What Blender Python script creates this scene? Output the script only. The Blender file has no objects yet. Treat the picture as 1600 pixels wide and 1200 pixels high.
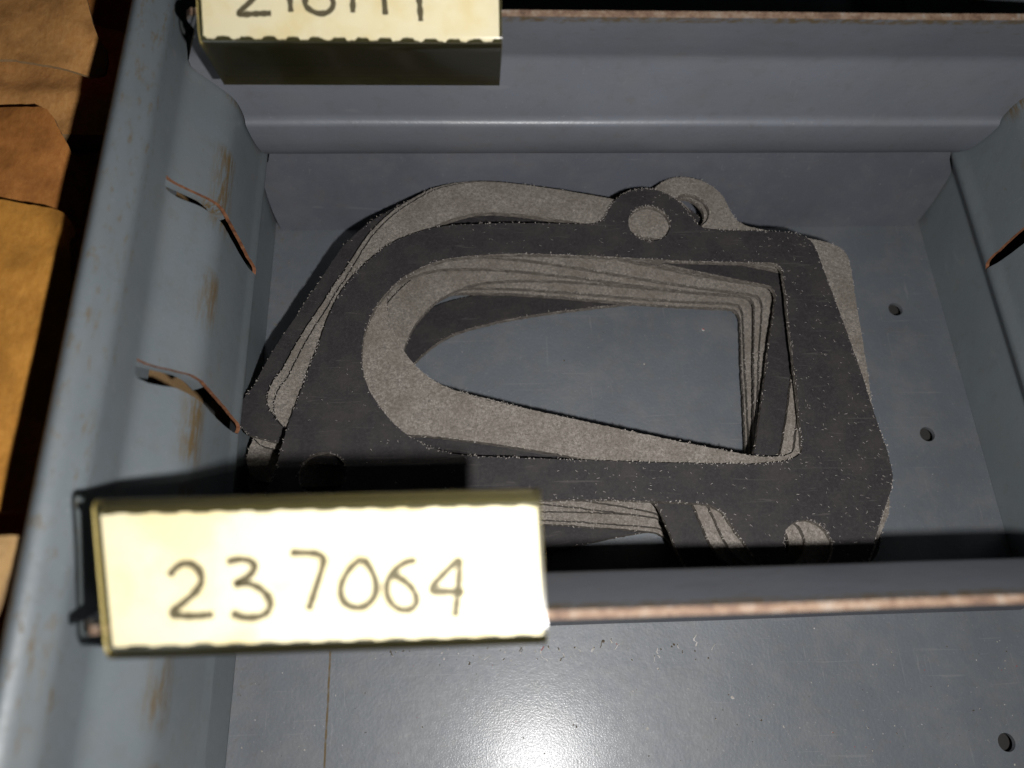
import bpy, bmesh, math, random
from mathutils import Vector, Matrix, noise
from mathutils.geometry import delaunay_2d_cdt

random.seed(7)
scene = bpy.context.scene
col = scene.collection
MM = 0.001                      # every measure below is in millimetres

# ------------------------------------------------------------------ camera
cam_data = bpy.data.cameras.new('camera')
cam = bpy.data.objects.new('camera', cam_data)
col.objects.link(cam)
scene.camera = cam
RIGHT = Vector((0.998381, -0.037294, 0.042954))
DOWN = Vector((-0.017538, -0.920119, -0.391246))
FWD = Vector((0.054113, 0.38986, -0.919283))
CAM = Vector((37.327, -90.176, 133.530))
rot = Matrix((RIGHT, -DOWN, -FWD)).transposed()
cam.matrix_world = Matrix.Translation(CAM * MM) @ rot.to_4x4()
cam_data.sensor_fit = 'HORIZONTAL'
cam_data.sensor_width = 36.0
cam_data.lens = 27.99
cam_data.clip_start = 0.002
cam_data.clip_end = 50.0
cam_data.dof.use_dof = True
cam_data.dof.focus_distance = 0.130
cam_data.dof.aperture_fstop = 17.0

# ------------------------------------------------------------------ light: the phone's flash beside the lens, almost no room light
world = bpy.data.worlds.new('World')
scene.world = world
world.use_nodes = True
bg = world.node_tree.nodes['Background']
bg.inputs[0].default_value = (0.8, 0.9, 1.0, 1)
bg.inputs[1].default_value = 0.004

FLASH = CAM + RIGHT * 18.5 + DOWN * 9.3
ld = bpy.data.lights.new('phone_flash', 'AREA')
ld.shape = 'DISK'
ld.size = 3.6 * MM
ld.energy = 0.24
ld.color = (1.0, 0.985, 0.975)
flash = bpy.data.objects.new('phone_flash', ld)
flash.matrix_world = Matrix.Translation(FLASH * MM) @ rot.to_4x4()
col.objects.link(flash)

scene.render.engine = 'CYCLES'
scene.view_settings.view_transform = 'Standard'
scene.view_settings.look = 'None'
scene.view_settings.exposure = 0.0
scene.view_settings.gamma = 1.0
scene.view_settings.use_curve_mapping = False

# ------------------------------------------------------------------ helpers
def tag(o, label=None, cat=None, group=None, kind=None):
    if label: o['label'] = label
    if cat: o['category'] = cat
    if group: o['group'] = group
    if kind: o['kind'] = kind
    return o

def empty(name, loc=(0, 0, 0)):
    o = bpy.data.objects.new(name, None)
    o.empty_display_size = 0.01
    o.location = Vector(loc) * MM
    col.objects.link(o)
    return o

def make(name, verts, faces, mats, fmats=None, parent=None, smooth=True, angle=32, edges=()):
    """verts in mm, in the parent's frame"""
    me = bpy.data.meshes.new(name)
    me.from_pydata([Vector(v) * MM for v in verts], list(edges), faces)
    for m in (mats if isinstance(mats, (list, tuple)) else [mats]):
        me.materials.append(m)
    if fmats:
        me.polygons.foreach_set('material_index', fmats)
    if smooth:
        me.polygons.foreach_set('use_smooth', [True] * len(me.polygons))
        me.set_sharp_from_angle(angle=math.radians(angle))
    me.update()
    o = bpy.data.objects.new(name, me)
    col.objects.link(o)
    if parent: o.parent = parent
    return o

def sheet(verts, normals, faces, t):
    """give an open sheet the thickness t along its normals; rim faces get material 1"""
    n = len(verts)
    V = [Vector(v) for v in verts] + [Vector(v) + Vector(m) * t for v, m in zip(verts, normals)]
    F = [tuple(f) for f in faces]
    count = {}
    for f in faces:
        for a, b in zip(f, f[1:] + f[:1]):
            count[(a, b)] = count.get((a, b), 0) + 1
    FM = [0] * len(F)
    for f in faces:
        F.append(tuple(i + n for i in reversed(f))); FM.append(0)
    for (a, b) in list(count):
        if (b, a) not in count:
            F.append((b, a, a + n, b + n)); FM.append(1)
    return V, F, FM

def chaikin(p, n=2, closed=True):
    for _ in range(n):
        q = []
        m = len(p)
        for i in range(m if closed else m - 1):
            a, b = Vector(p[i]), Vector(p[(i + 1) % m])
            q += [a * .75 + b * .25, a * .25 + b * .75]
        if not closed:
            q = [Vector(p[0])] + q + [Vector(p[-1])]
        p = q
    return p

def round_poly(p, r, n=5):
    """round the inner corners of an open polyline; r is a radius per point or one number"""
    out = [Vector(p[0])]
    for i in range(1, len(p) - 1):
        a, b, c = Vector(p[i - 1]), Vector(p[i]), Vector(p[i + 1])
        rr = r[i] if isinstance(r, (list, tuple)) else r
        d1 = min(rr, (a - b).length * .45); d2 = min(rr, (c - b).length * .45)
        s, e = b + (a - b).normalized() * d1, b + (c - b).normalized() * d2
        for k in range(n + 1):
            u = k / n
            out.append(s * (1 - u) ** 2 + b * 2 * u * (1 - u) + e * u * u)
    out.append(Vector(p[-1]))
    return out

def resample(p, step, closed=True):
    p = [Vector(q) for q in p]
    if closed: p = p + [p[0]]
    out = []
    for a, b in zip(p[:-1], p[1:]):
        k = max(1, int(round((b - a).length / step)))
        out += [a.lerp(b, i / k) for i in range(k)]
    if not closed: out.append(p[-1])
    return out

def prism(loops, z0, z1, top=0, side=1, bottom=0):
    """flat plate from an outer loop and hole loops (2D, mm)"""
    bm = bmesh.new()
    idx = []
    edges = []
    for lp in loops:
        vs = [bm.verts.new((q[0], q[1], z1)) for q in lp]
        idx.append(vs)
        for a, b in zip(vs, vs[1:] + vs[:1]):
            edges.append(bm.edges.new((a, b)))
    bm.verts.index_update()
    bmesh.ops.triangle_fill(bm, use_beauty=True, use_dissolve=False, edges=edges, normal=(0, 0, 1))
    bm.verts.index_update()
    verts = [v.co.copy() for v in bm.verts]
    tris = []
    for f in bm.faces:
        ids = [v.index for v in f.verts]
        if f.normal.z < 0: ids.reverse()
        tris.append(tuple(ids))
    n = len(verts)
    rings = [[v.index for v in vs] for vs in idx]
    bm.free()
    V = verts + [Vector((v.x, v.y, z0)) for v in verts]
    F = list(tris); M = [top] * len(F)
    F += [tuple(i + n for i in reversed(t)) for t in tris]; M += [bottom] * len(tris)
    for k, r in enumerate(rings):
        area = sum(verts[a].x * verts[b].y - verts[b].x * verts[a].y for a, b in zip(r, r[1:] + r[:1]))
        ccw = area > 0
        if (k == 0) != ccw: r = r[::-1]
        for a, b in zip(r, r[1:] + r[:1]):
            F.append((b, a, a + n, b + n)); M.append(side)
    return V, F, M

def ribbon(points, w, zfun, n=3):
    """a flat pen stroke of width w along 2D points with round ends; zfun(u, v) -> 3D"""
    p = chaikin(points, n, closed=False)
    p = resample(p, .18, closed=False)
    V, F = [], []
    m = len(p)
    for i, q in enumerate(p):
        a = p[max(i - 1, 0)]; b = p[min(i + 1, m - 1)]
        d = (b - a).normalized(); nn = Vector((-d.y, d.x))
        e = min(i, m - 1 - i) * .18
        ww = w * (1.0 if e > w else math.sqrt(max(.15, 1 - (1 - e / w) ** 2)))
        ww *= 1 + .34 * noise.noise(Vector((q.x * 1.7, q.y * 1.7, 3)))
        V += [zfun(q.x + nn.x * ww, q.y + nn.y * ww), zfun(q.x - nn.x * ww, q.y - nn.y * ww)]
        if i: F.append((2 * i - 2, 2 * i - 1, 2 * i + 1, 2 * i))
    return V, F

# ------------------------------------------------------------------ materials
class Mat:
    def __init__(self, name):
        self.m = bpy.data.materials.new(name)
        self.m.use_nodes = True
        self.nt = self.m.node_tree
        self.b = self.nt.nodes['Principled BSDF']
        tc = self.n('ShaderNodeTexCoord')
        sc = self.n('ShaderNodeVectorMath', operation='SCALE')
        sc.inputs['Scale'].default_value = 1000.0
        self.l(tc.outputs['Object'], sc.inputs[0])
        self.co = sc.outputs[0]                     # object coordinates in mm
    def n(self, t, **kw):
        x = self.nt.nodes.new(t)
        for k, v in kw.items(): setattr(x, k, v)
        return x
    def l(self, a, b): self.nt.links.new(a, b)
    def set(self, **kw):
        for k, v in kw.items(): self.b.inputs[k.replace('_', ' ')].default_value = v
    def mapped(self, scale=(1, 1, 1), loc=(0, 0, 0)):
        mp = self.n('ShaderNodeMapping')
        mp.inputs['Scale'].default_value = scale
        mp.inputs['Location'].default_value = loc
        self.l(self.co, mp.inputs['Vector'])
        return mp.outputs[0]
    def noise(self, scale, detail=3, rough=.55, vec=None, dist=0):
        x = self.n('ShaderNodeTexNoise')
        x.inputs['Scale'].default_value = scale
        x.inputs['Detail'].default_value = detail
        x.inputs['Roughness'].default_value = rough
        x.inputs['Distortion'].default_value = dist
        self.l(vec if vec is not None else self.co, x.inputs['Vector'])
        return x.outputs['Fac']
    def ramp(self, fac, stops, interp='LINEAR'):
        r = self.n('ShaderNodeValToRGB')
        r.color_ramp.interpolation = interp
        e = r.color_ramp.elements
        while len(e) < len(stops): e.new(.5)
        for k, (p, c) in enumerate(stops):
            e[k].position = p
            e[k].color = (c, c, c, 1) if isinstance(c, (int, float)) else (*c, 1)
        self.l(fac, r.inputs[0])
        return r.outputs[0]
    def math(self, op, a, b=None, c=None):
        x = self.n('ShaderNodeMath', operation=op)
        for i, v in enumerate((a, b, c)):
            if v is None: continue
            if isinstance(v, (int, float)): x.inputs[i].default_value = v
            else: self.l(v, x.inputs[i])
        return x.outputs[0]
    def mix(self, fac, a, b, blend='MIX'):
        x = self.n('ShaderNodeMix', data_type='RGBA', blend_type=blend)
        for s, v in ((0, fac), (6, a), (7, b)):
            if isinstance(v, (int, float)): x.inputs[s].default_value = v
            elif isinstance(v, tuple): x.inputs[s].default_value = (*v, 1)
            else: self.l(v, x.inputs[s])
        return x.outputs[2]
    def sep(self):
        s = self.n('ShaderNodeSeparateXYZ'); self.l(self.co, s.inputs[0]); return s.outputs
    def band(self, v, lo, hi, soft):
        """1 inside lo..hi with soft edges"""
        a = self.n('ShaderNodeMapRange', interpolation_type='SMOOTHSTEP')
        a.inputs[1].default_value = lo - soft; a.inputs[2].default_value = lo + soft
        b = self.n('ShaderNodeMapRange', interpolation_type='SMOOTHSTEP')
        b.inputs[1].default_value = hi - soft; b.inputs[2].default_value = hi + soft
        b.inputs[3].default_value = 1; b.inputs[4].default_value = 0
        self.l(v, a.inputs[0]); self.l(v, b.inputs[0])
        return self.math('MULTIPLY', a.outputs[0], b.outputs[0])
    def bump(self, h, strength, dist):
        x = self.n('ShaderNodeBump')
        x.inputs['Strength'].default_value = strength
        x.inputs['Distance'].default_value = dist * MM
        self.l(h, x.inputs['Height'])
        self.l(x.outputs[0], self.b.inputs['Normal'])
    def color(self, c): self.l(c, self.b.inputs['Base Color'])
    def rough(self, c): self.l(c, self.b.inputs['Roughness'])

RUST = (0.16, 0.052, 0.018)
PAINT = (0.081, 0.091, 0.104)

def paint_material(name, base=PAINT, wear=None, rough=.32, peel=.25, spots=.60, coat=0, spec=.5):
    M = Mat(name)
    big = M.noise(.05, 2)
    c = M.mix(M.ramp(big, [(.3, 0), (.7, 1)]), tuple(v * .92 for v in base), tuple(v * 1.07 for v in base))
    grime = M.noise(.35, 5, .7)
    c = M.mix(M.math('MULTIPLY', M.ramp(grime, [(.52, 0), (.78, 1)]), .35), c, (.10, .085, .062))
    # light dust specks
    sp = M.noise(2.6, 2, .6)
    c = M.mix(M.math('MULTIPLY', M.ramp(sp, [(.68, 0), (.74, 1)]), .4), c, (.26, .26, .25))
    sc = M.noise(1.0, 2, .5, vec=M.mapped(scale=(.06, 2.2, .3), loc=(3, 1, 7)), dist=.6)
    sc2 = M.noise(1.0, 2, .5, vec=M.mapped(scale=(1.7, .10, .4), loc=(9, 4, 2)), dist=.8)
    scm = M.math('MAXIMUM', M.ramp(sc, [(.69, 0), (.72, 1)]), M.ramp(sc2, [(.70, 0), (.73, 1)]))
    c = M.mix(M.math('MULTIPLY', scm, .22), c, (.20, .20, .20))
    hz = M.noise(.11, 6, .72, vec=M.mapped(loc=(40, 2, 9)))
    c = M.mix(M.math('MULTIPLY', M.ramp(hz, [(.46, 0), (.64, 1)]), .28), c, (.145, .142, .135))
    # small rust freckles
    fr = M.noise(1.1, 4, .7, vec=M.mapped(loc=(31, 7, 3)))
    fm = M.ramp(fr, [(.70, 0), (.75, 1)])
    fm = M.math('MULTIPLY', fm, spots)
    rustc = M.mix(M.noise(1.6, 4), (.066, .040, .013), (.125, .084, .030))
    c = M.mix(fm, c, rustc)
    rmask = fm
    if wear:
        w = wear(M)
        c = M.mix(w, c, rustc)
        rmask = M.math('MAXIMUM', fm, w)
    M.color(c)
    r = M.math('ADD', rough, M.math('MULTIPLY', M.noise(.9, 4), .16))
    r = M.math('ADD', r, M.math('MULTIPLY', rmask, .35))
    M.rough(r)
    h = M.math('ADD', M.math('MULTIPLY', M.noise(1.9, 2, .5), 1.0), M.math('MULTIPLY', M.noise(.16, 2), 3.0))
    M.bump(h, peel, .10)
    M.set(Specular_IOR_Level=spec)
    if coat:
        M.set(Coat_Weight=coat, Coat_Roughness=.19)
        cb = M.n('ShaderNodeBump')
        cb.inputs['Strength'].default_value = 1.0
        cb.inputs['Distance'].default_value = .022 * MM
        M.l(M.noise(3.6, 3, .6, vec=M.mapped(loc=(3, 8, 1))), cb.inputs['Height'])
        M.l(cb.outputs[0], M.b.inputs['Coat Normal'])
    return M.m

def wall_wear(M):
    X, Y, Z = M.sep()
    st = M.noise(1.0, 5, .75, vec=M.mapped(scale=(1.5, .20, 1.8)))
    patch = M.noise(.075, 1, .4, vec=M.mapped(scale=(0.01, 1, .01), loc=(0, 9.0, 0)))
    ridge = M.math('MULTIPLY', M.band(Z, 32.2, 36.2, 1.8), M.ramp(patch, [(.45, 0), (.53, 1)]))
    ridge = M.math('MULTIPLY', ridge, M.ramp(st, [(.43, 0), (.55, 1)]))
    st2 = M.noise(1.0, 5, .75, vec=M.mapped(scale=(1.2, .35, 1.2), loc=(4, 3, 8)))
    rim = M.math('MULTIPLY', M.band(Z, 48.2, 60, .8), M.ramp(st2, [(.55, 0), (.66, .75)]))
    st3 = M.noise(.55, 4, .7, vec=M.mapped(scale=(1, .35, 1), loc=(14, 3, 2)))
    low = M.math('MULTIPLY', M.band(Z, 18, 46, 2), M.ramp(st3, [(.66, 0), (.74, .6)]))
    return M.math('MAXIMUM', M.math('MAXIMUM', ridge, rim), low)

def floor_wear(M):
    X, Y, Z = M.sep()
    wob = M.math('MULTIPLY', M.math('SUBTRACT', M.noise(.12, 3), .5), .5)
    line = M.band(M.math('ADD', X, wob), 14.55, 14.85, .08)
    front = M.band(Y, -300, -78, .5)
    lm = M.math('MULTIPLY', line, M.ramp(M.noise(.8, 4), [(.30, .35), (.55, 1)]))
    lm = M.math('MULTIPLY', lm, front)
    edge = M.math('MULTIPLY', M.band(X, -2, 4.0, 2.5), M.ramp(M.noise(.8, 5, .7, vec=M.mapped(loc=(3, 4, 5))), [(.56, 0), (.70, .55)]))
    return M.math('MAXIMUM', lm, edge)

def panel_wear(M):
    X, Y, Z = M.sep()
    st = M.noise(.5, 5, .75, vec=M.mapped(scale=(.5, 1, 1.5), loc=(2, 5, 1)))
    top = M.math('MULTIPLY', M.band(Z, 51.5, 70, 2.0), M.ramp(st, [(.60, 0), (.72, .8)]))
    edge = M.math('MULTIPLY', M.band(Z, 55.2, 70, .35), M.ramp(M.noise(.9, 4), [(.4, .1), (.6, .9)]))
    return M.math('MAXIMUM', top, edge)

MAT = {}
MAT['wall'] = paint_material('painted_steel_wall', base=(.120, .140, .152), wear=wall_wear, rough=.40)
MAT['floor'] = paint_material('painted_steel_floor', wear=floor_wear, rough=.48, peel=.34, spots=.5, spec=.8, coat=.25)
MAT['panel'] = paint_material('painted_steel_divider', base=(.130, .139, .160), wear=panel_wear, spots=.35)
MAT['foot'] = paint_material('painted_steel_foot', base=(.086, .092, .110), spots=.35)

M = Mat('rusty_cut_edge')
n1 = M.noise(.55, 7, .82)
M.color(M.ramp(n1, [(.28, (.030, .021, .017)), (.42, (.098, .055, .034)), (.53, (.165, .108, .070)), (.62, (.20, .165, .135)), (.70, (.13, .135, .145))]))
M.set(Roughness=.75)
M.bump(M.noise(3, 3), .5, .15)
MAT['rust'] = M.m

M = Mat('rusty_slot_edge')
M.color(M.ramp(M.noise(.9, 6, .78), [(.30, (.040, .018, .010)), (.48, (.165, .062, .026)), (.66, (.26, .120, .058))]))
M.set(Roughness=.8)
MAT['rust_wall'] = M.m

def gasket_face(name, dark):
    M = Mat(name)
    fib = M.noise(2.4, 6, .85)
    cloud = M.noise(.22, 4, .6)
    if dark:
        c = M.ramp(fib, [(.30, (.008, .007, .008)), (.52, (.018, .016, .017)), (.70, (.038, .034, .035))])
        c = M.mix(M.math('MULTIPLY', M.ramp(cloud, [(.42, 0), (.68, 1)]), .6), c, (.036, .031, .029))
        scf = M.noise(1.0, 3, .6, vec=M.mapped(scale=(.10, 1.6, 1), loc=(6, 2, 1)), dist=1.2)
        c = M.mix(M.math('MULTIPLY', M.ramp(scf, [(.62, 0), (.70, 1)]), .5), c, (.062, .056, .054))
        sp = M.noise(8.5, 2, .6, vec=M.mapped(scale=(1, 1.6, 1), loc=(5, 2, 0)))
        c = M.mix(M.ramp(sp, [(.70, 0), (.82, .5)]), c, (.15, .135, .125))
        M.set(Roughness=.72, Specular_IOR_Level=.35)
        M.bump(fib, .5, .10)
    else:
        c = M.ramp(fib, [(.32, (.066, .058, .050)), (.50, (.182, .161, .141)), (.66, (.335, .305, .272))])
        c = M.mix(M.math('MULTIPLY', M.ramp(cloud, [(.40, 0), (.66, 1)]), .55), c, (.115, .098, .080))
        sp = M.noise(6.0, 2, .6, vec=M.mapped(loc=(5, 2, 0)))
        c = M.mix(M.ramp(sp, [(.68, 0), (.75, .7)]), c, (.42, .39, .34))
        M.set(Roughness=.85, Specular_IOR_Level=.3)
        M.bump(fib, 1.0, .22)
    M.color(c)
    return M.m
MAT['gasket_black'] = gasket_face('black_gasket_paper', True)
MAT['gasket_grey'] = gasket_face('grey_gasket_fibre', False)
M = Mat('cut_gasket_edge')
g = M.noise(.7, 7, .82, vec=M.mapped(scale=(1, 1, 3.0)))
M.color(M.ramp(g, [(.32, (.030, .026, .022)), (.50, (.125, .108, .092)), (.70, (.29, .258, .225))]))  # fibre grey darkened to paint in the shade on the upright edges
M.set(Roughness=.9, Specular_IOR_Level=.25)
M.bump(M.noise(2.5, 4, .7), .9, .25)
MAT['gasket_edge'] = M.m
M = Mat('pale_fibre'); M.set(Base_Color=(.34, .31, .29, 1), Roughness=.7); MAT['fibre'] = M.m
M = Mat('frayed_grey_fibre'); M.set(Base_Color=(.30, .27, .242, 1), Roughness=.8); MAT['fibre_bright'] = M.m
M = Mat('dust_grain'); M.color(M.ramp(M.noise(.9, 0), [(.35, (.05, .035, .02)), (.45, (.30, .28, .25)), (.56, (.36, .34, .33)), (.70, (.22, .03, .03))], 'CONSTANT')); M.set(Roughness=.7); MAT['dust'] = M.m

M = Mat('cream_card')
cc = M.mix(M.noise(.25, 4), (.86, .79, .60), (.90, .85, .70))
M.color(M.mix(M.math('MULTIPLY', M.ramp(M.noise(.12, 5, .65, vec=M.mapped(loc=(2, 7, 0))), [(.48, 0), (.62, 1)]), .5), cc, (.80, .66, .36)))
M.set(Roughness=.7)
M.bump(M.noise(3, 3), .15, .1)
MAT['card'] = M.m
M = Mat('soft_pencil')
M.color(M.mix(M.noise(2.2, 4, .7), (.05, .042, .03), (.12, .10, .07)))
M.set(Roughness=.6)
MAT['pencil'] = M.m

M = Mat('yellowed_clear_plastic')
nt = M.nt
tr = M.n('ShaderNodeBsdfTransparent'); tr.inputs[0].default_value = (.99, .984, .95, 1)
di = M.n('ShaderNodeBsdfDiffuse'); di.inputs[0].default_value = (.16, .145, .06, 1)
gl = M.n('ShaderNodeBsdfGlossy'); gl.inputs['Roughness'].default_value = .12
m1 = M.n('ShaderNodeMixShader'); m1.inputs[0].default_value = .07
m2 = M.n('ShaderNodeMixShader')
fr = M.n('ShaderNodeFresnel'); fr.inputs[0].default_value = 1.46
M.l(tr.outputs[0], m1.inputs[1]); M.l(di.outputs[0], m1.inputs[2])
M.l(fr.outputs[0], m2.inputs[0]); M.l(m1.outputs[0], m2.inputs[1]); M.l(gl.outputs[0], m2.inputs[2])
M.l(m2.outputs[0], nt.nodes['Material Output'].inputs['Surface'])
MAT['plastic'] = M.m
M = Mat('dark_olive_backing'); M.color(M.mix(M.noise(.4, 5, .7), (.020, .019, .008), (.042, .039, .016))); M.set(Roughness=.45); MAT['backing'] = M.m
M = Mat('plastic_cut_edge'); M.set(Base_Color=(.42, .34, .13, 1), Roughness=.3); MAT['plastic_edge'] = M.m

def kraft(name, a, b):
    M = Mat(name)
    f = M.noise(1.3, 6, .75, vec=M.mapped(scale=(1, .5, 1)))
    c = M.mix(M.ramp(f, [(.3, 0), (.7, 1)]), a, b)
    st = M.noise(.14, 6, .7)
    c = M.mix(M.math('MULTIPLY', M.ramp(st, [(.42, 0), (.66, 1)]), .65), c, tuple(v * .5 for v in a))
    M.color(c)
    M.set(Roughness=.8, Specular_IOR_Level=.3)
    M.bump(M.math('ADD', f, M.math('MULTIPLY', M.noise(.12, 3), 5)), .5, .25)
    return M.m
MAT['kraft'] = kraft('kraft_paper', (.50, .225, .062), (.62, .325, .115))
MAT['kraft_brown'] = kraft('brown_kraft_paper', (.36, .130, .027), (.47, .195, .050))
MAT['kraft_amber'] = kraft('amber_kraft_paper', (.46, .195, .028), (.57, .27, .052))
MAT['kraft_pale'] = kraft('pale_kraft_paper', (.44, .26, .10), (.52, .33, .15))
M = Mat('torn_paper_edge'); M.color(M.mix(M.noise(2, 4), (.22, .12, .045), (.38, .25, .12))); M.set(Roughness=.9); MAT['paper_edge'] = M.m
M = Mat('dark_shelf'); M.color(M.mix(M.noise(.1, 4), (.015, .014, .013), (.03, .027, .024))); M.set(Roughness=.8); MAT['shelf'] = M.m

# ------------------------------------------------------------------ measured outlines (mm)
GASKET_OUTER=[(7.73,-53.94),(8.09,-51.20),(8.74,-48.10),(9.41,-45.15),(10.88,-40.30),(11.91,-35.85),(12.55,-34.50),(13.80,-29.29),(15.14,-24.77),(17.59,-20.25),(20.48,-16.76),(24.42,-12.93),(29.93,-10.62),(34.17,-9.59),(45.42,-9.28),(54.48,-9.48),(60.39,-9.80),(62.00,-8.32),(62.58,-7.17),(63.28,-5.73),(64.27,-4.46),(65.49,-3.43),(66.91,-2.68),(68.45,-2.24),(70.05,-2.13),(71.63,-2.35),(73.14,-2.90),(74.50,-3.75),(75.65,-4.86),(76.55,-6.19),(77.15,-7.68),(78.52,-10.08),(80.92,-11.18),(91.09,-11.40),(96.49,-11.85),(98.54,-13.35),(99.27,-15.62),(99.81,-20.59),(100.60,-26.30),(101.46,-33.05),(102.19,-38.96),(102.83,-46.91),(103.39,-51.50),(103.63,-55.02),(103.33,-58.14),(101.47,-61.37),(99.31,-65.10),(97.23,-69.13),(96.03,-71.33),(93.23,-73.03),(89.23,-73.43),(85.23,-73.03),(81.73,-71.38),(79.93,-69.78),(77.27,-64.98),(75.73,-61.99),(74.10,-60.85),(72.46,-60.51),(64.69,-60.00),(57.24,-59.51),(47.25,-59.35),(36.25,-59.55),(27.25,-60.25),(17.56,-62.71),(9.80,-62.30),(8.40,-61.70),(7.20,-60.40),(6.60,-58.50),(6.70,-56.20)]
GASKET_HOLE=[(89.43,-54.79),(69.75,-54.11),(43.81,-52.55),(35.59,-52.05),(30.46,-50.37),(27.17,-48.19),(24.42,-45.47),(21.81,-41.61),(20.38,-38.26),(19.92,-34.05),(20.40,-29.98),(21.84,-25.83),(23.89,-22.81),(25.98,-20.35),(29.97,-17.88),(34.13,-16.26),(45.19,-15.47),(59.10,-16.13),(73.05,-17.32),(87.16,-17.86),(91.15,-17.90),(92.16,-18.69),(92.42,-20.50),(91.56,-29.87),(91.13,-37.25),(90.21,-49.37)]
STROKES_FRONT=[[(9.45,6.54),(10.09,7.42),(10.97,7.74),(12.01,7.27),(12.55,6.15),(12.06,5.08),(10.93,4.13),(9.81,3.28),(10.42,3.01),(12.02,2.88),(13.70,3.00)],
[(14.61,7.64),(15.71,7.91),(16.84,7.73),(17.28,7.11),(16.81,6.33),(15.24,5.53),(16.24,5.78),(17.67,5.34),(18.73,4.28),(18.82,3.29),(18.01,2.63),(16.41,2.59),(15.29,3.11)],
[(20.38,8.34),(23.67,8.19),(23.31,6.54),(22.76,4.75),(22.25,3.09)],
[(27.08,7.64),(25.97,6.86),(25.08,5.28),(25.22,3.88),(26.25,3.16),(27.47,3.22),(28.37,4.18),(28.46,5.38),(27.82,6.81),(27.08,7.64)],
[(32.16,7.29),(31.12,7.22),(29.89,6.34),(29.28,5.15),(29.50,3.75),(30.52,2.82),(31.75,2.84),(32.26,3.66),(31.75,4.88),(30.51,5.82),(29.89,6.04)],
[(36.22,7.38),(34.64,6.00),(33.19,4.43),(34.83,4.38),(36.59,4.29)],
[(36.22,7.38),(36.04,4.75),(35.67,2.07)]]
STROKES_BACK=[[(9.18,6.54),(10.22,7.47),(11.54,7.22),(11.91,6.17),(10.93,4.85),(8.75,3.04),(10.88,3.26),(13.28,3.34)],
[(15.54,7.39),(15.64,5.41),(15.74,3.51)],
[(20.35,7.57),(18.17,6.23),(17.33,4.64),(18.10,3.72),(19.43,3.25),(20.65,3.61),(21.21,4.67),(20.57,5.72),(18.96,5.44)],
[(23.71,7.60),(23.52,5.49),(23.47,3.50)],
[(27.35,7.64),(27.44,5.52),(27.57,3.26)],
[(30.04,7.14),(31.54,7.42),(31.90,5.30),(32.03,2.50)]]
PACKET_E1=(35,[(-45.31,26.98),(-25.77,27.26),(-23.76,21.44),(-21.23,13.33),(-18.52,9.43),(-19.03,4.55),(-27.27,7.12),(-35.32,8.40),(-41.25,8.89)])
PACKET_E2=(30,[(-46.18,18.13),(-20.16,18.33),(-15.60,-2.10),(-25.97,-2.22),(-41.62,-2.21)])
PACKET_E3=(34,[(-39.79,-0.19),(-28.05,-0.67),(-25.61,-1.92),(-22.77,-7.20),(-20.14,-11.62),(-18.76,-14.30),(-18.54,-19.41),(-15.88,-39.26),(-31.08,-39.02)])
PACKET_E4=(39,[(-32.42,-20.30),(-27.10,-21.08),(-21.75,-22.08),(-19.26,-22.52),(-17.57,-23.80),(-15.37,-26.63),(-15.40,-27.97),(-16.23,-28.07),(-15.51,-33.19),(-13.85,-45.46),(-11.92,-62.33),(-11.99,-69.96),(-21.34,-69.69)])
PACKET_E5=(45,[(-18.12,-68.75),(-11.29,-69.15),(-11.16,-71.18),(-11.35,-74.24),(-12.22,-77.72),(-14.10,-80.99),(-15.39,-80.95)])

# ------------------------------------------------------------------ the shelf below
make('shelf', [(-250, -250, -4), (300, -250, -4), (300, 250, -4), (-250, 250, -4)], [(0, 1, 2, 3)], MAT['shelf'])
tag(bpy.data.objects['shelf'], kind='structure')

# ------------------------------------------------------------------ the steel drawer
Y0, Y1 = -128.0, 78.0
drawer = empty('steel_drawer')
tag(drawer, 'blue-grey painted steel parts drawer with slotted walls and rust spots', 'drawer')

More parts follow.
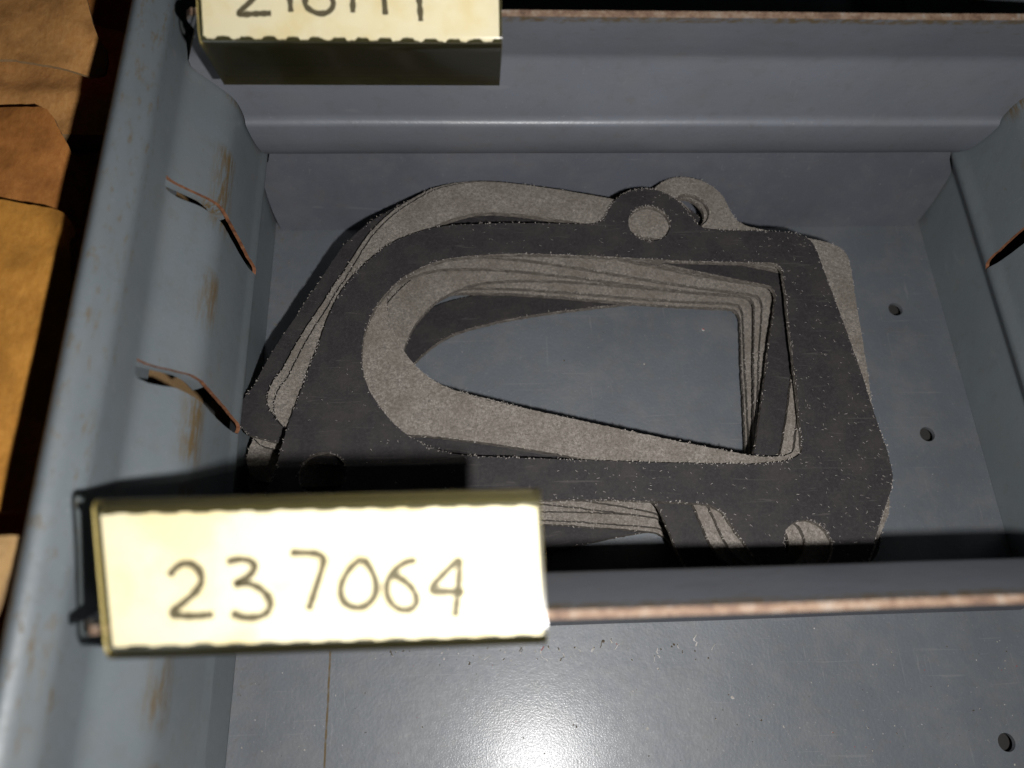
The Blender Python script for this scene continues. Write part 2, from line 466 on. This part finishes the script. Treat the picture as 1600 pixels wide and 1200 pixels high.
def circle(cx, cy, r, n=28):
    return [Vector((cx + r * math.cos(2 * math.pi * i / n), cy + r * math.sin(2 * math.pi * i / n))) for i in range(n)]
holes = [circle(120.5, y, 1.38) for y in (6.4, -19.15, -44.9, -70.5, -96.1)]
def floor_z(x, y):
    """the sheet sags a little and rises towards the drawer front"""
    return -.06 + .05 * noise.noise(Vector((x * .03, y * .03, 2))) + .014 * max(0, -80 - y)
def plate(loops, spacing, zfun, thick, mats, name, parent):
    P, E = [], []
    for lp in loops:
        lp = resample(lp, min(spacing, 1.0) if len(lp) > 8 else spacing)
        b = len(P); P += lp
        E += [(b + k, b + (k + 1) % len(lp)) for k in range(len(lp))]
    x0, x1 = min(q.x for q in P), max(q.x for q in P); y0, y1 = min(q.y for q in P), max(q.y for q in P)
    nx, ny = int((x1 - x0) / spacing), int((y1 - y0) / spacing)
    for a in range(1, nx):
        for b in range(1, ny):
            q = Vector((x0 + (x1 - x0) * a / nx, y0 + (y1 - y0) * b / ny))
            if all((q - Vector((h[0].x - 1.38, h[0].y))).length > 1.9 for h in holes): P.append(q)
    vs, es, fs, ov, oe, of = delaunay_2d_cdt(P, E, [], 2, 1e-5)
    m = len(vs)
    V = [Vector((q.x, q.y, zfun(q.x, q.y))) for q in vs]
    V += [v - Vector((0, 0, thick)) for v in V[:m]]
    F, cnt = [], {}
    for f in fs:
        f = list(f)
        mid = sum((vs[p] for p in f), Vector((0, 0))) / len(f)
        if any((mid - Vector((h[0].x - 1.38, h[0].y))).length < 1.36 for h in holes): continue
        if sum(vs[p].x * vs[q].y - vs[q].x * vs[p].y for p, q in zip(f, f[1:] + f[:1])) < 0: f.reverse()
        F += [tuple(f), tuple(k + m for k in reversed(f))]
        for p, q in zip(f, f[1:] + f[:1]): cnt[(p, q)] = 1
    F += [(q, p, p + m, q + m) for (p, q) in cnt if (q, p) not in cnt]
    return make(name, V, F, mats, None, parent)
plate([[Vector(q) for q in ((.05, Y0), (129.95, Y0), (129.95, Y1), (.05, Y1))]] + holes, 5.0, floor_z, .8, MAT['floor'], 'floor', drawer)

WALL = [(0, -1.0), (0, 13.6), (2.7, 18.0), (2.15, 21.0), (1.75, 35.2), (-3.3, 42.0), (-3.15, 50.2), (-4.9, 52.8), (-6.2, 53.6), (-7.6, 52.4), (-7.7, 30.0)]
WR = [0, .6, 1.0, .8, 2.2, 1.5, 1.0, .8, .9, .9, 0]
prof = round_poly(WALL, WR, 6)
prof = resample(prof, .9, closed=False)

def wall_x(z):
    """inner face of the side wall at height z"""
    for a, b in zip(prof[:-1], prof[1:]):
        if a.y <= z <= b.y: return a.x + (b.x - a.x) * (z - a.y) / max(1e-6, b.y - a.y)
    return prof[0].x

def interp(t, z):
    if z <= t[0][0]: return t[0][1]
    for a, b in zip(t[:-1], t[1:]):
        if z <= b[0]: return a[1] + (b[1] - a[1]) * (z - a[0]) / (b[0] - a[0])
    return t[-1][1]
SLOT_BACK = [(16.8, -20.6), (17.8, -20.1), (19.5, -19.5), (24, -19.2), (30, -19.2), (36, -19.2), (40, -19.7), (43.1, -20.0)]
SLOT_FRONT = [(16.8, -20.65), (18.4, -20.75), (20.5, -20.8), (26, -21.0), (35, -21.0), (38, -20.9), (40.5, -21.4), (42.5, -21.4), (43.1, -21.1)]
SLOTS = [-82.2, -54.8, -27.5, 0.0, 27.4]

def side_wall(mirror):
    fx = (lambda x: 130.0 - x) if mirror else (lambda x: x)
    n = len(prof)
    nor = []
    for i in range(n):
        a, b = prof[max(i - 1, 0)], prof[min(i + 1, n - 1)]
        d = (b - a).normalized()
        nor.append(Vector((-d.y, d.x)))
    rows = []
    top_i = max(range(n), key=lambda i: prof[i].y)
    for i, p in enumerate(prof):
        ys = [Y0]
        z = p.y if i <= top_i else 60.0
        for s in SLOTS:
            if 16.7 < z < 43.2:
                jf = .10 * noise.noise(Vector((s, z * 1.3, 1))); jb = .10 * noise.noise(Vector((s, z * 1.3, 9)))
                w = 1.35 + .25 * (s < -10)
                f, b = interp(SLOT_FRONT, z), interp(SLOT_BACK, z)
                ys += [b + (f - b) * w + s + jf, b + s + jb]
            else:
                m = interp(SLOT_BACK, min(max(z, 16.8), 43.0)) + s
                ys += [m - .3, m]
        ys.append(Y1)
        rows.append(ys)
    m = len(rows[0])
    V, N, F = [], [], []
    for i, p in enumerate(prof):
        for y in rows[i]:
            V.append((fx(p.x), y, p.y))
            N.append(Vector(((-nor[i].x if mirror else nor[i].x), 0, nor[i].y)))
    for i in range(n - 1):
        zc = (prof[i].y + prof[i + 1].y) / 2
        for j in range(m - 1):
            if i < top_i and j % 2 == 1 and 16.7 < zc < 43.2: continue
            q = [i * m + j, i * m + j + 1, (i + 1) * m + j + 1, (i + 1) * m + j]
            if mirror: q.reverse()
            F.append(q)
    V, F, FM = sheet(V, N, F, .55)
    w = make('side_wall', V, F, [MAT['wall'], MAT['rust_wall']], FM, drawer)
    # the lanced strip bent outward behind every slot
    for s in SLOTS:
        V, N, F = [], [], []
        zs = [31.0 + k * (42.8 - 31.0) / 16 for k in range(17)]
        for z in zs:
            x, yb = wall_x(z) - .45, interp(SLOT_BACK, z) + s
            for k, (dx, dy) in enumerate(((-.35, .5), (-.6, .32), (-1.1, .12), (-1.9, -.1))):
                V.append((fx(x + dx), yb + dy, z)); N.append(Vector((0, 1, 0)))
        for i in range(16):
            for j in range(3):
                q = [i * 4 + j, i * 4 + j + 1, (i + 1) * 4 + j + 1, (i + 1) * 4 + j]
                F.append(q if mirror else q[::-1])
        V, F, FM = sheet(V, N, F, .4)
        make('slot_flange', V, F, [MAT['wall'], MAT['rust_wall']], FM, w)
    return w
side_wall(False)
side_wall(True)

# ------------------------------------------------------------------ dividers
PANEL = [(3.2, 19.2), (2.6, 19.6), (1.2, 21.9), (.15, 25.2), (-.35, 28.4), (-.45, 30.3), (.15, 30.9), (.35, 31.6), (.35, 44.3), (-5.35, 56.6)]
PR = [0, .3, 1.4, 1.5, 1.2, .5, .3, .4, 1.2, 0]
def divider(y, label):
    d = empty('drawer_divider', (0, y, 0))
    tag(d, label, 'divider', 'sheet steel dividers across the drawer')
    p = resample(round_poly(PANEL, PR, 6), 1.0, closed=False)
    def build(name, p, xl, xr, mat, t):
        n = len(p); cols = 66
        V, N, F = [], [], []
        for i in range(n):
            a, b = p[max(i - 1, 0)], p[min(i + 1, n - 1)]
            dd = (b - a).normalized()
            nn = Vector((0, dd.y, -dd.x))
            for k in range(cols):
                x = xl(p[i].y) + (xr(p[i].y) - xl(p[i].y)) * k / (cols - 1)
                wave = .10 * noise.noise(Vector((x * .045, y, p[i].y * .05)))
                edge = .05 * noise.noise(Vector((x * .9, y, 4))) if i == n - 1 else 0
                V.append((x, p[i].x + wave, p[i].y + edge)); N.append(nn)
        for i in range(n - 1):
            for k in range(cols - 1):
                F.append([i * cols + k, i * cols + k + 1, (i + 1) * cols + k + 1, (i + 1) * cols + k])
        V, F, FM = sheet(V, N, F, t)
        return make(name, V, F, [mat, MAT['rust']], FM, d)
    def left(z):
        if z > 52: return 1.5 + max(0, z - 55.4) * .9
        if z > 43: return wall_x(43) + .5 + (1.5 - wall_x(43) - .5) * (z - 43) / 9
        return wall_x(z) + .35
    build('panel', p, left, lambda z: 130 - left(z), MAT['panel'], .85)
    q = [Vector((.03 + 3.57 * k / 12, .06 + 18.4 * k / 12)) for k in range(13)] + [Vector((4.2, 21.5))]
    def fl(z):
        if z < 9: return .35 + .9 * max(0, (1 - z / 9)) ** 2
        return wall_x(min(z, 20)) + .35
    build('foot_plate', q, fl, lambda z: 130 - fl(z), MAT['foot'], .5)
    return d
divider(0.0, 'bent grey steel divider behind the gaskets, at the far end of the compartment')
divider(-76.2, 'bent grey steel divider in front of the gaskets, its rusty top edge near the lens')

# ------------------------------------------------------------------ label holders
def label_holder(ybase, sect, card_v, xl, xr, strokes, label, amp):
    """sect: front-bottom, front-top, rear-top, rear-bottom of the sleeve in (y, z) relative to the divider"""
    h = empty('label_holder', (0, ybase, 0))
    tag(h, label, 'label holder', 'label holders clipped on the dividers')
    p = resample(round_poly([Vector(s) for s in sect], .9, 6), .8, closed=False)
    n = len(p); V, N, F = [], [], []
    a0 = Vector(sect[1]); vd = (Vector(sect[2]) - a0)
    L = vd.length; vd.normalize()
    cols = 24
    for i in range(n):
        a, b = p[max(i - 1, 0)], p[min(i + 1, n - 1)]
        dd = (b - a).normalized()
        nn = Vector((0, -dd.y, dd.x))
        v = max(0, min(L, (p[i] - a0).dot(vd)))
        for k in range(cols):
            x0, x1 = xl(v) - .35, xr(v) + .35
            V.append((x0 + (x1 - x0) * k / (cols - 1), p[i].x, p[i].y)); N.append(nn)
    for i in range(n - 1):
        for k in range(cols - 1):
            F.append([i * cols + k, i * cols + k + 1, (i + 1) * cols + k + 1, (i + 1) * cols + k][::-1])
    V, F, FM = sheet(V, N, F, .55)
    make('sleeve', V, F, [MAT['plastic'], MAT['plastic_edge']], FM, h)
    # dark backing channel that carries the card
    V, N, F = [], [], []
    for i in range(n):
        a, b = p[max(i - 1, 0)], p[min(i + 1, n - 1)]
        dd = (b - a).normalized()
        nn = Vector((0, -dd.y, dd.x))
        v = max(0, min(L, (p[i] - a0).dot(vd)))
        for k in range(cols):
            x0, x1 = xl(v) - .33, xr(v) + .33
            V.append(Vector((x0 + (x1 - x0) * k / (cols - 1), p[i].x, p[i].y)) - nn * 1.15); N.append(nn)
    for i in range(n - 1):
        for k in range(cols - 1):
            F.append([i * cols + k, i * cols + k + 1, (i + 1) * cols + k + 1, (i + 1) * cols + k][::-1])
    V, F, FM = sheet(V, N, F, .4)
    make('backing', V, F, [MAT['backing'], MAT['backing']], FM, h)
    # the card just under the clear face, its long edges torn along a perforation
    nd = Vector((vd.y, -vd.x))                       # into the sleeve
    off = .35
    def pos(u, v, d=0.0):
        q = a0 + vd * v + nd * (off - d)
        return Vector((u, q.x, q.y))
    v0, v1 = card_v
    lo, hi = [], []
    per = 2.9
    x = xl(v0) + .1
    def tear(u, s):
        ph = (u / per) % 1.0
        w = amp if .12 < ph < .80 else 0.0
        w *= min(1, min(abs(ph - .12), abs(ph - .80)) * 9 + .0) if w else 0
        return w + .5 * amp * noise.noise(Vector((u * 2.3, s, 0))) + .12 * noise.noise(Vector((u * .35, s, 4)))
    k = 0
    cnt = 260
    for k in range(cnt + 1):
        t = k / cnt
        u = xl(v0) + (xr(v0) - xl(v0)) * t
        lo.append((u, v0 + tear(u, 1) - .25 * t))
        u = xl(v1) + (xr(v1) - xl(v1)) * t
        hi.append((u, v1 - tear(u + 1, 5) - .25 * t))
    V, F, FM = [], [], []
    for q, w in zip(lo, hi):
        V += [pos(*q), pos(*w), pos(q[0], q[1], -.25), pos(w[0], w[1], -.25)]
    for k in range(cnt):
        a, b = 4 * k, 4 * k + 4
        F += [(a, b, b + 1, a + 1), (a + 2, a + 3, b + 3, b + 2), (a, a + 2, b + 2, b), (a + 1, b + 1, b + 3, a + 3)]
    card = make('card', V, F, MAT['card'], None, h)
    for s in strokes:
        V, F = ribbon([Vector(q) for q in s], .35, lambda u, v: pos(u, v, .03))
        make('pencil_stroke', V, F, MAT['pencil'], None, card)
    return h

label_holder(-76.2, [(-6.3, 47.6), (-7.0, 57.2), (6.3, 59.2), (5.9, 56.8)], (.45, 12.4),
             lambda v: 5.05 - .185 * v, lambda v: 43.75 - .01 * v, STROKES_FRONT,
             'clear yellowed label holder with cream card pencilled 237064, on the near divider', .13)
label_holder(0.0, [(-7.6, 47.4), (-10.1, 57.1), (3.6, 63.8), (3.9, 61.0)], (.25, 13.6),
             lambda v: 4.8 - .02 * v, lambda v: 42.0, STROKES_BACK,
             'clear yellowed label holder with cream card on the far divider', .36)

# ------------------------------------------------------------------ gaskets
def rough_loop(p, seed, amp=.12):
    q = resample(p, .45)
    return [v + Vector((noise.noise(Vector((v.x * 1.9, v.y * 1.9, seed))), noise.noise(Vector((v.x * 1.9, v.y * 1.9, seed + 9))))) * amp
            + Vector((noise.noise(Vector((v.x * 5, v.y * 5, seed + 3))), noise.noise(Vector((v.x * 5, v.y * 5, seed + 5))))) * amp * .6 for v in q]
CEN = Vector((60.0, -38.0))
def soften(p):
    return chaikin([Vector(q) for q in p], 3)
LOOPS = [soften(GASKET_OUTER), soften(GASKET_HOLE), circle(69.9, -9.6, 3.75, 40), circle(14.9, -54.6, 3.65, 40), circle(88.0, -67.3, 3.75, 40)]
TH = 1.08
meshes = {}
def gasket_mesh(kind, seed):
    key = (kind, seed)
    if key not in meshes:
        loops = [[q - CEN for q in rough_loop(l, seed + k)] for k, l in enumerate(LOOPS)]
        V, F, FM = prism(loops, 0, TH)
        me = bpy.data.meshes.new('gasket')
        me.from_pydata([v * MM for v in V], [], F)
        me.materials.append(MAT['gasket_black' if kind == 'black' else 'gasket_grey'])
        me.materials.append(MAT['gasket_edge'])
        me.polygons.foreach_set('material_index', FM)
        me.update()
        meshes[key] = me
    return meshes[key]
# top height, turn in degrees, shift, face, label; from the top down
MID = 'grey gasket in the middle of the stack, only its cut edge showing inside the openings'
STACK = [
 (15.6, 0, 0, 0, 'black', 0, 'topmost black paper gasket on the pile, one lobe and bolt holes fully in view'),
 (14.3, -11, 2.6, 5.9, 'grey', 1, 'grey gasket right under the topmost black one, turned clockwise, its round lobe sticking out'),
 (13, -12.4, 1.4, 6.5, 'grey', 2, 'second grey gasket from the top, showing as a thin strip beside the first grey one'),
 (11.7, -12, -3.4, 4.6, 'black', 1, 'black gasket under the two grey ones, its edge showing along the left of the pile'),
 (10.4, -9.6, -2.0, 5.4, 'grey', 1, 'grey gasket whose rounded corner shows at the lower left under the black ones'),
 (9.1, -9.5, 0.4, 4.2, 'black', 2, 'black gasket halfway down the pile, glimpsed through the hole of the rear grey lobe'),
 (7.8, -7.5, -3.4, 2.4, 'grey', 1, MID),
 (6.5, -5, -3.8, 1.3, 'grey', 2, MID),
 (5.2, -2.5, 5.2, 0.2, 'grey', 1, MID),
 (3.9, -2, -4.3, -0.4, 'grey', 2, MID),
 (2.6, -2.2, -4.6, -0.8, 'grey', 1, MID),
 (1.3, 10.45, 4.6, -2.0, 'black', 2, 'lowest black gasket, lying on the drawer floor, seen through the big opening'),
]
first = None
for (zt, a, tx, ty, kind, seed, label) in STACK:
    g = bpy.data.objects.new('gasket', gasket_mesh(kind, seed))
    col.objects.link(g)
    g.location = (CEN.x * MM + tx * MM, CEN.y * MM + ty * MM, (zt - TH) * MM)
    g.rotation_euler = (math.radians(random.uniform(-.1, .1)), math.radians(random.uniform(-.1, .1)), math.radians(a))
    tag(g, label, 'gasket', 'gaskets piled in the compartment')
    if first is None: first = g

def inside(pt, poly):
    r = False; n = len(poly)
    for i in range(n):
        a, b = poly[i], poly[(i + 1) % n]
        if (a.y > pt.y) != (b.y > pt.y) and pt.x < (b.x - a.x) * (pt.y - a.y) / (b.y - a.y) + a.x: r = not r
    return r
V, F = [], []
def sliver(x, y, z, L, w, ang, lift):
    d = Vector((math.cos(ang), math.sin(ang), 0)); nn = Vector((-d.y, d.x, 0))
    c = Vector((x, y, z)); e = c + d * L * .55 + Vector((0, 0, lift * .6)) + nn * L * random.uniform(-.12, .12)
    f = c + d * L + Vector((0, 0, lift))
    b = len(V)
    V.extend([c + nn * w, c - nn * w, e + nn * w, e - nn * w, f])
    F.extend([(b, b + 1, b + 3, b + 2), (b + 2, b + 3, b + 4)])
tot = 0
while tot < 420:
    pt = Vector((random.uniform(6, 106), random.uniform(-72, 1)))
    if not inside(pt, LOOPS[0]) or any(inside(pt, l) for l in LOOPS[1:]): continue
    if noise.noise(Vector((pt.x * .06, pt.y * .06, 5))) + .9 * pt.x / 106 < random.uniform(.1, 1.1): continue
    tot += 1
    sliver(pt.x - CEN.x, pt.y - CEN.y, TH + .01, random.uniform(.15, .55), random.uniform(.012, .026), random.gauss(-.7, .6), random.uniform(0, .16))
for l in LOOPS:
    for q in resample(l, .35):
        if random.random() < .45:
            sliver(q.x - CEN.x + random.gauss(0, .1), q.y - CEN.y + random.gauss(0, .1), TH - .03, random.uniform(.15, .45), random.uniform(.02, .06), random.uniform(0, 6.28), random.uniform(0, .12))
fib = make('loose_fibres', V, F, MAT['fibre'], None, first, smooth=False)
tag(fib, kind='stuff')
# frayed rims of the next gaskets down
V, F = [], []
for l in LOOPS:
    for q in resample(l, .35):
        if noise.noise(Vector((q.x * .25, q.y * .25, 8))) + random.uniform(-.3, .5) > .18:
            sliver(q.x - CEN.x + random.gauss(0, .09), q.y - CEN.y + random.gauss(0, .09), TH - .02, random.uniform(.15, .5), random.uniform(.02, .06), random.uniform(0, 6.28), random.uniform(-.05, .14))
fray = None
for g in [o for o in bpy.data.objects if o.name.startswith('gasket')]:
    if fray is None:
        fray = make('frayed_fibres', V, F, MAT['fibre_bright'], None, g, smooth=False)
        f = fray
    else:
        f = fray.copy(); col.objects.link(f); f.parent = g
    tag(f, kind='stuff')

# ------------------------------------------------------------------ kraft paper packets beside the drawer
def packet(name, spec, thick, mat, label, dz, seed, rough=.12):
    z, pts = spec
    loop = resample(chaikin([Vector(q) for q in pts], 1), .7)
    loop = [v + Vector((noise.noise(Vector((v.x * 1.3, v.y * 1.3, seed))), noise.noise(Vector((v.x * 1.3, v.y * 1.3, seed + 4))))) * rough for v in loop]
    c = sum(loop, Vector((0, 0))) / len(loop)
    n = len(loop)
    pts2 = [q.copy() for q in loop]
    x0, x1 = max(min(q.x for q in loop), -62), max(q.x for q in loop)
    y0, y1 = min(q.y for q in loop), max(q.y for q in loop)
    yy = y0
    while yy < y1:
        xx = x0
        while xx < x1:
            q = Vector((xx + random.uniform(-.3, .3), yy + random.uniform(-.3, .3)))
            if inside(q, loop) and min((q - b).length_squared for b in loop) > .35: pts2.append(q)
            xx += 1.5
        yy += 1.5
    vs, es, fs, ov, oe, of = delaunay_2d_cdt(pts2, [(k, (k + 1) % n) for k in range(n)], [], 1, 1e-5)
    def height(q):
        return dz(q.x, q.y) + .9 * noise.noise(Vector((q.x * .10, q.y * .13, seed))) + .30 * abs(noise.noise(Vector((q.x * .22, q.y * .3, seed + 2))))
    m = len(vs)
    V = [Vector((q.x - c.x, q.y - c.y, height(q))) for q in vs]
    V += [Vector((v.x, v.y, v.z - thick)) for v in V[:m]]
    F, FM = [], []
    cnt = {}
    for f in fs:
        f = list(f)
        a = sum(vs[p].x * vs[q].y - vs[q].x * vs[p].y for p, q in zip(f, f[1:] + f[:1]))
        if a < 0: f.reverse()
        F.append(tuple(f)); FM.append(0)
        F.append(tuple(k + m for k in reversed(f))); FM.append(0)
        for p, q in zip(f, f[1:] + f[:1]): cnt[(p, q)] = 1
    for (p, q) in cnt:
        if (q, p) not in cnt:
            F.append((q, p, p + m, q + m)); FM.append(1)
    o = make(name, V, F, [mat, MAT['paper_edge']], FM, angle=50)
    o.location = Vector((c.x, c.y, z)) * MM
    tag(o, label, 'paper packet', 'kraft paper packets left of the drawer')
    return o
packet('kraft_packet', (26, [(-95, -110), (-11, -110), (-11, 70), (-95, 70)]), 29.5, MAT['kraft_brown'], 'lowest reddish brown kraft packet, seen beside the drawer rim at the top left', lambda x, y: 0, 1)
packet('kraft_packet', (PACKET_E2[0], [(-95, 24), (-12.5, 24), (-12.5, -2.2), (-26, -2.3), (-95, -2.2)]), 3.5, MAT['kraft'], 'flat kraft packet between the top left corner packet and the dark brown one', lambda x, y: 1.1 * math.exp(-((y - 5.5 + .1 * (x + 30)) / 2.2) ** 2) - .03 * (y - 8), 2)
packet('kraft_packet', (PACKET_E1[0], [(-95, 60), (-26.5, 60)] + PACKET_E1[1][1:-1] + [(-95, 10)]), 0.5, MAT['kraft'], 'tan kraft packet with a pointed corner in the top left of the photo', lambda x, y: .06 * (y - 10) + .9 * math.exp(-((x + 27 - .2 * y) / 5) ** 2), 3)
packet('kraft_packet', (PACKET_E3[0], [(-95, .5)] + PACKET_E3[1][1:7] + [(-17.5, -39), (-95, -39)]), 0.6, MAT['kraft_brown'], 'dark brown kraft packet with a curved right edge, above the amber one', lambda x, y: -1.4 * math.exp(-max(0, -19.5 - x) / 2.5) + .04 * (y + 20), 4)
packet('kraft_packet', (PACKET_E4[0], [(-95, -15)] + PACKET_E4[1][1:11] + [(-12.6, -66), (-95, -66)]), 1.0, MAT['kraft_amber'], 'large amber kraft packet with a ragged torn flap, beside the drawer rim', lambda x, y: -.05 * (x + 20) + 1.6 * math.exp(-((x + 16) / 2.2) ** 2 - ((y + 26) / 4.5) ** 2), 5)
packet('kraft_packet', (51, [(-95, -70), (-8.6, -70.4), (-8.7, -72.6), (-8.9, -75.4), (-9.5, -78.6), (-10.9, -81.6), (-95, -92)]), 1.0, MAT['kraft_pale'], 'pale kraft packet corner at the left edge, lit brightest of all packets', lambda x, y: 0, 6)

# ------------------------------------------------------------------ grains of dust and chips lying in the drawer
V, F = [], []
def grain(x, y, z, r, flat=.35):
    b = len(V)
    k = random.randint(4, 6); a0 = random.uniform(0, 6.28); st = random.uniform(.5, 1.0); rot_ = random.uniform(0, 3.14)
    for i in range(k):
        a = a0 + 6.283 * i / k
        px, py = r * math.cos(a) * random.uniform(.7, 1.2), r * math.sin(a) * st * random.uniform(.7, 1.2)
        V.append(Vector((x + px * math.cos(rot_) - py * math.sin(rot_), y + px * math.sin(rot_) + py * math.cos(rot_), z + .005)))
    V.append(Vector((x, y, z + r * flat)))
    for i in range(k): F.append((b + i, b + (i + 1) % k, b + k))
for _ in range(520):
    gx_ = (random.uniform(1, 129), random.uniform(-112, -78)); grain(*gx_, floor_z(*gx_), abs(random.gauss(.02, .07)) + .035)
for _ in range(130):
    grain(random.uniform(1, 129), random.uniform(-72, -1), 0, abs(random.gauss(.02, .06)) + .035)
for _ in range(26):
    gx_ = (random.uniform(22, 75), random.gauss(-80, 1.0)); grain(*gx_, floor_z(*gx_), random.uniform(.12, .3))
for (x, y, r) in [(78, -88, .35), (75, -82, .25), (82, -23, .3), (70, -30, .22), (55, -29, .2), (64, -92, .3)]:
    grain(x, y, floor_z(x, y), r)
for _ in range(34):
    x, y = random.uniform(24, 80), -78.4 - abs(random.gauss(0, 1.3))
    a = random.uniform(.9, 2.2); L = random.uniform(.4, 1.6); z = floor_z(x, y) + .02; w = random.uniform(.05, .16)
    b = len(V)
    for k in range(4):
        u = k / 3
        V.extend([Vector((x + math.cos(a) * L * u + w, y + math.sin(a) * L * u * .8 - .5, z + .12 * math.sin(u * 3))), Vector((x + math.cos(a) * L * u - w * (1 - u), y + math.sin(a) * L * u * .8 - .5, z + .12 * math.sin(u * 3)))])
        a += random.uniform(-.5, .5)
        if k: F.append((b + 2 * k - 2, b + 2 * k - 1, b + 2 * k + 1, b + 2 * k))
d = make('dust_grains', V, F, MAT['dust'], None, None, smooth=False)
tag(d, 'scattered dust grains and paint chips on the drawer floor', 'dust', kind='stuff')
